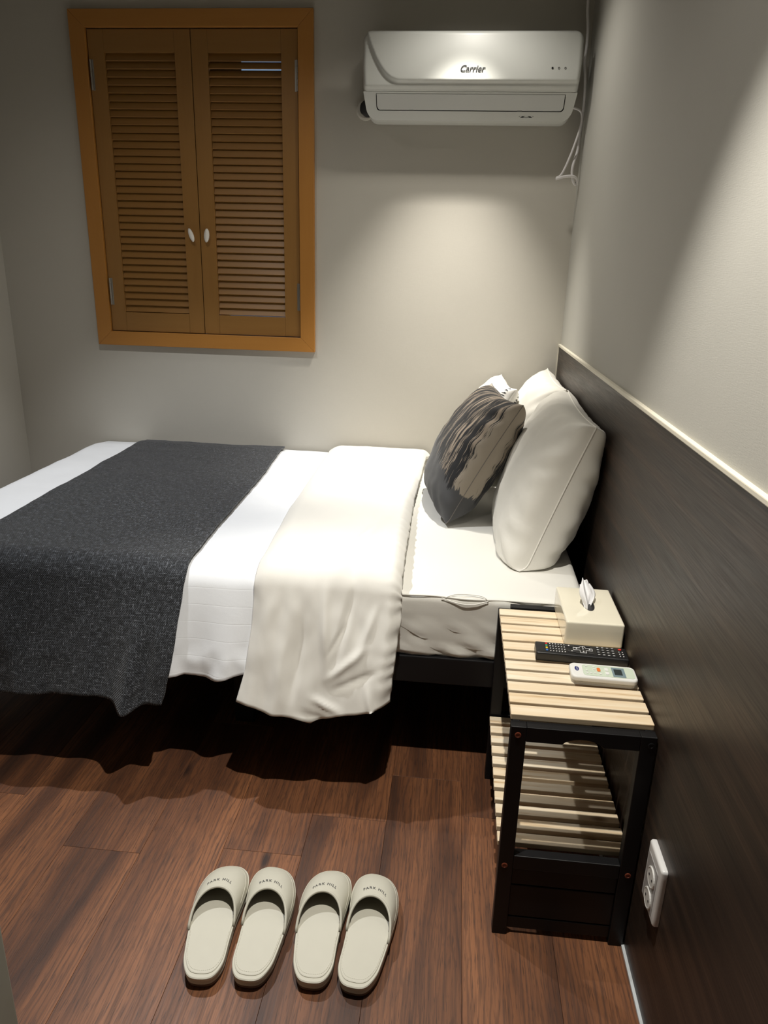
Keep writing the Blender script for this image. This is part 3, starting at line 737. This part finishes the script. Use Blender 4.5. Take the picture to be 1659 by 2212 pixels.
# ================================================================== NIGHTSTAND
NX0, NX1, NY0, NY1, NT_ = -.274, -.003, -1.912, -1.396, .512
ns = tag(empty('slatted_side_table', (-.139, -1.65, 0)), 'narrow black side table with two pine slat shelves beside the bed', 'side table')
LW, LD = .030, .022
def arched(y0, y1):
    # front board with an arched cut-out underneath
    zt_, zb_ = NT_, NT_ - .032; xa, xb = NX0 + LW, NX1 - LW; pts = [(xa, zb_), ]
    c0, c1 = -.176, -.100
    for i in range(13):
        tt = i / 12; pts.append((c0 + (c1 - c0) * tt, zb_ + .014 * math.sin(math.pi * tt) ** .6))
    pts += [(xb, zb_), (xb, zt_), (xa, zt_)]
    return prism(pts, lambda p, k: (p[0], y1 if k == 0 else y0, p[1]))
for y0 in (NY0, NY1 - LD):
    for x0 in (NX0, NX1 - LW): obj('leg', *box(x0, x0 + LW, y0, y0 + LD, 0, NT_), 'black', ns, bevel=.0015)
    Va, Fa = arched(y0, y0 + LD)
    if y0 > NY0: Va = [(p[0], p[1], p[2] + .013) for p in Va]
    obj('top_rail', Va, Fa, 'black', ns, bevel=.001)
    obj('lower_rail', *box(NX0 + LW, NX1 - LW, y0, y0 + LD, .175, .208), 'black', ns, bevel=.0015)
for za, zb in ((.014, .044), (.0475, .128), (.1315, .1705)):
    obj('base_board', *box(NX0 + LW, NX1 - LW, NY0 + .006, NY0 + .018, za, zb), 'black', ns, bevel=.0012)
for x0 in (NX0 + .004, NX1 - .018):
    obj('side_rail', *box(x0, x0 + .014, NY0 + LD, NY1 - LD, NT_ - .022, NT_), 'black', ns, bevel=.001)
    obj('side_rail', *box(x0, x0 + .014, NY0 + LD, NY1 - LD, .175, .194), 'black', ns, bevel=.001)
def slats(y0, y1, n, wd, z, th, x0, x1):
    pit = (y1 - y0 - wd) / (n - 1); f = None
    for i in range(n):
        if f is None: f = obj('slat', *box(x0, x1, y0, y0 + wd, z - th, z), 'pine', ns, bevel=.0015)
        else: dup(f, ns, (0, i * pit, 0))
slats(-1.889, -1.427, 11, .0335, .5245, .0125, NX0, NX1 - .002)
slats(-1.872, -1.424, 11, .0290, .2060, .0120, NX0 - .001, NX1 - .006)
for (x, z, mt_) in ((-.260, .494, 'plug'), (-.013, .494, 'black'), (-.261, .182, 'plug'), (-.016, .186, 'plug')):
    b = obj('screw_cap', *lathe([(.0004, 0), (.0062, 0), (.0062, -.0008), (.0052, -.0014), (.0036, -.0014), (.0032, -.0004), (.0004, -.0004)], (x, NY0, z), 'y', 16), mt_, ns)

# tissue box
TZ = .5245
tb = tag(empty('tissue_box', (-.07, -1.49, TZ)), 'glossy cream tissue box holder at the back of the slatted table', 'tissue box')
obj('holder', *rbox(-.136, -.006, -1.597, -1.402, TZ, TZ + .060, .005, (4, 4, 3), 4), 'cream', tb, smooth=True)
sl = [(-.072 + .013 * math.cos(a), -1.502 + .032 * math.sin(a)) for a in np.linspace(0, 2 * math.pi, 25)[:-1]]
obj('slot', *prism(sl, lambda p, k: (p[0], p[1], TZ + .0602 + .0005 * k)), 'ink', tb)
# pulled tissue: a twisted sheet
nu, nv = 26, 22; u = np.linspace(-1, 1, nu)[:, None]; v = np.linspace(0, 1, nv)[None, :]
wx = (.009 + .010 * np.sin(v * 2.6) ** 2 + .004 * v); 
X = -.075 + u * wx + .010 * v - .014 * v ** 2; Y = -1.515 + .018 * u * (1 - .5 * v) + .046 * v + .008 * np.sin(u * 5 + v * 3); Zt = TZ + .058 + .052 * v * (1 - .25 * u ** 2) - .010 * u * v + .004 * np.sin(u * 9)
V, F, uv = shell(np.stack([X + 0 * v, Y + 0 * v, Zt + 0 * v], -1), .0008)
obj('tissue', V, F, 'tissue', tb, smooth=True)['label'] = 'white tissue pulled up through the slot'

# remotes
def rot_pts(V, c, ang):
    V = np.array(V, float); a = R(ang); x = V[:, 0] - c[0]; y = V[:, 1] - c[1]
    V[:, 0] = c[0] + x * math.cos(a) - y * math.sin(a); V[:, 1] = c[1] + x * math.sin(a) + y * math.cos(a); return V
# television remote, long axis along x (length .195), keys on top
rc_ = (-.108, -1.655); RA = -2.0; RZ = TZ + .0215
tv = tag(empty('tv_remote', (rc_[0], rc_[1], TZ)), 'black television remote with many small keys beside the tissue box', 'remote control')
V, F = rbox(rc_[0] - .099, rc_[0] + .099, rc_[1] - .026, rc_[1] + .026, TZ, RZ, .004, (8, 4, 2), 3)
obj('body', rot_pts(V, rc_, RA), F, 'rblack', tv, smooth=True)
def key(name, lx, ly, wx, wy, mat, hh=.0012, r=.0012):
    V, F = prism(rrect(rc_[0] + lx - wx / 2, rc_[0] + lx + wx / 2, rc_[1] + ly - wy / 2, rc_[1] + ly + wy / 2, min(r, wx * .45, wy * .45), 2), lambda p, k: (p[0], p[1], RZ - .0002 + hh * k)); return rot_pts(V, rc_, RA), F
for ly, mt_ in ((.0165, 'red'), (.0075, 'green'), (-.0025, 'yellow'), (-.0125, 'blue_k')):
    obj('colour_key', *key('', -.075, ly, .0045, .0065, mt_), mt_, tv)
obj('power_key', *key('', .084, .016, .007, .006, 'red', r=.0028), 'red', tv)
dk, wk = [], []
for i in range(6):
    for j in range(4):
        lx = -.067 + i * .0062; ly = .0165 - j * .0105
        wk.append(key('', lx, ly, .0024, .0028, '')); 
for lx, ly in ((-.026, .014), (-.021, -.009)): dk.append(key('', lx, ly, .018, .008, '')); wk.append(key('', lx, ly, .0032, .0032, '', .0018))
for i in range(4):
    for j in range(4):
        lx = .036 + i * .0105; ly = .0165 - j * .0105
        dk.append(key('', lx, ly, .0075, .006, '')); wk.append(key('', lx, ly, .0045, .0016, '', .0018))
for i in range(2):
    for j in range(3): wk.append(key('', .081 + i * .007, .005 - j * .0095, .0024, .0030, ''))
for lx, ly in ((.004, .012), (-.010, .004), (.018, .004), (.004, -.007), (.004, .004)): wk.append(key('', lx, ly, .003, .003, '', .0018))
for lx, ly in ((-.009, -.013), (.020, -.013), (-.006, .0165), (.016, .0175)): dk.append(key('', lx, ly, .009, .0055, ''))
o = obj('dark_keys', *join(*dk), 'rkey', tv); o['kind'] = 'stuff'
o = obj('white_marks', *join(*wk), 'white_i', tv); o['kind'] = 'stuff'
cross = [(-.003, .016), (-.003, .009), (-.017, .009), (-.017, -.001), (-.003, -.001), (-.003, -.012), (.010, -.012), (.010, -.001), (.024, -.001), (.024, .008), (.010, .009), (.008, .016)]
cr3 = [(rc_[0] + x, rc_[1] + y, RZ + .0003) for x, y in cross]
dens = []
for a, b in zip(cr3, cr3[1:] + cr3[:1]): dens += [tuple(np.array(a) + (np.array(b) - np.array(a)) * t) for t in (0, .06, .5, .94)]
V, F = tube(dens, .0005, 4, True); obj('cursor_outline', rot_pts(V, rc_, RA), F, 'white_i', tv)

# air conditioner remote
rc2 = (-.0755, -1.736); RA2 = -1.5; BZ = TZ + .019
rm = tag(empty('ac_remote', (rc2[0], rc2[1], TZ)), 'white air conditioner remote with pale green face, nearest the table front', 'remote control')
def slab(x0, x1, y0, y1, z0, z1, r, k=6):
    V, F = prism(rrect(rc2[0] + x0, rc2[0] + x1, rc2[1] + y0, rc2[1] + y1, r, k), lambda p, kk: (p[0], p[1], z1 if kk else z0)); return rot_pts(V, rc2, RA2), F
obj('body', *slab(-.0675, .0675, -.029, .029, TZ + .006, BZ, .012), 'white', rm, bevel=.004, seg=3)
obj('back_shell', *slab(-.066, .066, -.0275, .0275, TZ, TZ + .0062, .012), 'white', rm)
obj('face_panel', *slab(-.042, .063, -.0215, .0215, BZ - .0002, BZ + .0006, .008), 'mint', rm)
sc_ = obj('screen_rim', *slab(.018, .044, -.020, .017, BZ + .0004, BZ + .0012, .001, 2), 'lcdrim', rm)
obj('screen', *slab(.022, .038, -.0125, .010, BZ + .0010, BZ + .0016, .001, 2), 'lcd', sc_)
obj('mode_key', *slab(-.0125, -.0055, -.004, .010, BZ + .0004, BZ + .0022, .003, 4), 'orange', rm, bevel=.0006)
for lx, ly in ((-.033, .0135), (-.018, .013), (-.034, -.003), (-.018, .003), (-.034, -.013), (-.026, -.0125), (-.018, -.0125), (-.007, -.013)):
    obj('small_key', *slab(lx - .0025, lx + .0025, ly - .0017, ly + .0017, BZ + .0004, BZ + .0018, .0015, 3), 'white', rm)
for ly in (.006, -.009): obj('arrow_key', *slab(.0035, .0105, ly - .0055, ly + .0055, BZ + .0004, BZ + .0020, .002, 3), 'white', rm)
ov = [(rc2[0] - .0535 + .0045 * math.cos(a), rc2[1] + .003 + .0085 * math.sin(a)) for a in np.linspace(0, 2 * math.pi, 25)[:-1]]
V, F = prism(ov, lambda p, k: (p[0], p[1], BZ - .0001 + .0008 * k)); lg = obj('brand_oval', rot_pts(V, rc2, RA2), F, 'navy', rm); lg['label'] = 'dark blue brand oval'
V, F = text2d('Carrier', .0046, .25); V = [(rc2[0] - .0535 - v_[1], rc2[1] + .003 + v_[0], BZ + .0009) for v_ in V]
obj('lettering', rot_pts(V, rc2, RA2), F, 'white_i', lg)

# ================================================================== POWER OUTLET
po = tag(empty('power_outlet', (0, -2.03, .215)), 'white double power outlet on the dark panel near the floor', 'power outlet')
oy0, oy1, oz0_, oz1_ = -2.066, -1.983, .221, .347
V, F = rbox(-.0115, .004, oy0, oy1, oz0_, oz1_, .006, (3, 6, 8), 4); V[:, 0] = np.minimum(V[:, 0], 0.0)
obj('cover_plate', V, F, 'socket', po, smooth=True)
obj('face_plate', *prism(rrect(oy0 + .014, oy1 - .010, oz0_ + .012, oz1_ - .020, .003, 3), lambda p, k: (-.0110 - .0012 * k, p[0], p[1]))[:2], 'outlet_face', po)
for zc in (.296, .249):
    so = obj('socket', *lathe([(.0165, -.0120), (.0195, -.0120), (.0195, -.0145), (.0175, -.0150), (.0165, -.0146), (.0155, -.0143), (.0004, -.0143)], (0, -2.026, zc), 'x', 26), 'white', po, smooth=False)
    for dy in (-.0085, .0085): obj('pin_hole', *lathe([(.0003, -.0143), (.0024, -.0143), (.0024, -.0147), (.0003, -.0147)], (0, -2.026 + dy, zc), 'x', 10), 'ink', so)

# ================================================================== SLIPPERS
OUT = catmull([(0, 0), (.024, .006), (.038, .035), (.040, .085), (.043, .135), (.050, .185), (.053, .222), (.046, .255), (.026, .273), (.000, .274),
               (-.024, .264), (-.042, .240), (-.052, .204), (-.053, .165), (-.049, .115), (-.044, .065), (-.038, .032), (-.023, .006)], 6, True)
SH = .030
def slipper(label, toe, heel, left):
    toe = np.array(toe); heel = np.array(heel); d = toe - heel; Ls = np.linalg.norm(d); d /= Ls; s = Ls / .274
    e = np.array([d[1], -d[0]])                       # to the right of the walking direction
    mx = 1 if left else -1
    def W(x, y, z): return (heel[0] + e[0] * x * mx * s + d[0] * y * s, heel[1] + e[1] * x * mx * s + d[1] * y * s, z)
    flip = lambda F: F if left else [f[::-1] for f in F]
    t = tag(empty('slipper', (heel[0] + d[0] * .13, heel[1] + d[1] * .13, 0)), label, 'slipper', 'cream guest slippers on the floor')
    ctr = np.array([0, .14])
    sc2 = lambda k_: [(ctr + (p - ctr) * k_) for p in OUT]
    def layers(ls):
        V = []; F = []; n = len(OUT)
        for k_, z in ls: V += [W(p[0], p[1], z) for p in sc2(k_)]
        for i in range(len(ls) - 1): F += [(i * n + j, i * n + (j + 1) % n, (i + 1) * n + (j + 1) % n, (i + 1) * n + j) for j in range(n)]
        F += [tuple(range(n - 1, -1, -1)), tuple(range((len(ls) - 1) * n, len(ls) * n))]
        return V, flip(F)
    obj('outsole', *layers([(.94, 0), (.965, .004), (.965, .009)]), 'outsole', t)
    obj('sole', *layers([(.955, .009), (.98, .012), (.97, .018), (1.0, .025), (1.0, .029), (.985, .0305)]), 'foam', t)
    ins = obj('insole', *layers([(.93, .0300), (.93, .0318), (.915, .0324)]), 'insole', t)
    n = len(OUT); st = [W(p[0], p[1], .0326) for p in sc2(.885)]
    obj('stitching', *join(*[tube([st[i], tuple(np.array(st[i]) * .45 + np.array(st[(i + 1) % n]) * .55)], .00045, 4) for i in range(n) if sc2(1)[i][1] < .10]), 'foam', ins)
    # strap over the toes
    iy = lambda a, b, yy: min((i for i in range(a, b)), key=lambda i: abs(OUT[i][1] - yy))
    i0 = iy(12, 30, .118); i1 = iy(72, 96, .108)
    arc = OUT[i0:i1 + 1]; m = len(arc); seg = np.concatenate([[0], np.cumsum(np.linalg.norm(np.diff(arc, axis=0), axis=1))]); q = np.linspace(0, 1, 61)
    O = np.stack([np.interp(q, seg / seg[-1], arc[:, k_]) for k_ in (0, 1)], 1)
    sn = np.sin(np.pi * q)
    p0, p1 = O[0], O[-1]
    aq = (1 - np.cos(np.pi * q)) / 2
    Ax = p0[0] + (p1[0] - p0[0]) * aq; Ay = p0[1] + (p1[1] - p0[1]) * q + .066 * sn ** .75; Az = SH + .040 * sn ** .62
    nb = 22; b = np.linspace(0, 1, nb)[None, :]
    g = b ** 1.15
    PX = Ax[:, None] * (1 - g) + (O[:, 0] * .995)[:, None] * g; PY = Ay[:, None] * (1 - g) + (O[:, 1] * .998)[:, None] * g
    PZ = SH - .006 + (Az[:, None] - SH + .006) * (1 - b ** 2.0) ** .62
    PZ = np.where(b >= 1, SH - .008, PZ)
    # slight sideways bulge
    grid = np.array([[W(PX[i, j], PY[i, j], PZ[i, j]) for j in range(nb)] for i in range(61)])
    _n = np.cross(np.gradient(grid, axis=0)[30, 8], np.gradient(grid, axis=1)[30, 8]); V, F, uv = shell(grid, .0035, flip=bool(_n[2] < 0))
    # normals outward check: middle point should have outward = up
    stp_ = obj('strap', V, F, 'foam', t, smooth=True)
    nn_ = np.cross(np.gradient(grid, axis=0), np.gradient(grid, axis=1)); nn_ /= np.linalg.norm(nn_, axis=2, keepdims=True) + 1e-12
    if _n[2] < 0: nn_ = -nn_
    V, F, uv = shell((grid - nn_ * .0037)[3:-3, 1:-2], .0006, flip=bool(_n[2] < 0)); obj('strap_shade', V, F, 'strap_shade', stp_, smooth=True)['label'] = 'dark layer added inside the strap as shade'  # added dark inner layer, deepens the shade under the strap
    rim = grid[:, 0, :].copy()
    obj('rim', *tube(rim, .0028, 6), 'foam', stp_, smooth=True)
    r2_ = grid[8:-8, int(nb * .82), :] + np.array([0, 0, .0005]); obj('toe_seam', *tube(r2_, .0007, 5), 'foam', stp_, smooth=True)
    # lettering on the strap
    TV, TF = text2d('PARK HILL', .0088, 0, space=1.25, bold=.0001)
    du_ = np.gradient(grid, axis=0); dv_ = np.gradient(grid, axis=1)
    out = []
    for tx, ty, _ in TV:
        fi = 30 - mx * tx / .104 * 36; fj = nb * .26 + ty / .046 * nb * .55
        i = int(np.clip(fi, 0, 59)); j = int(np.clip(fj, 0, nb - 2)); fa, fb = fi - i, fj - j
        p = grid[i, j] * (1 - fa) * (1 - fb) + grid[i + 1, j] * fa * (1 - fb) + grid[i, j + 1] * (1 - fa) * fb + grid[i + 1, j + 1] * fa * fb
        nn = np.cross(du_[i, j], dv_[i, j]); nn /= np.linalg.norm(nn) + 1e-9
        if nn[2] < 0: nn = -nn
        out.append(p + nn * .0008)
    obj('lettering', out, TF, 'greyink', stp_)['label'] = 'small dark lettering reading PARK HILL'
    return t
slipper('leftmost cream slipper, left foot of the left pair', (-.866, -1.836), (-.840, -2.112), True)
slipper('second cream slipper from the left, right foot of the left pair', (-.753, -1.826), (-.749, -2.104), False)
slipper('third cream slipper from the left, left foot of the right pair', (-.634, -1.820), (-.628, -2.094), True)
slipper('rightmost cream slipper, the one nearest the side table', (-.520, -1.818), (-.545, -2.094), False)
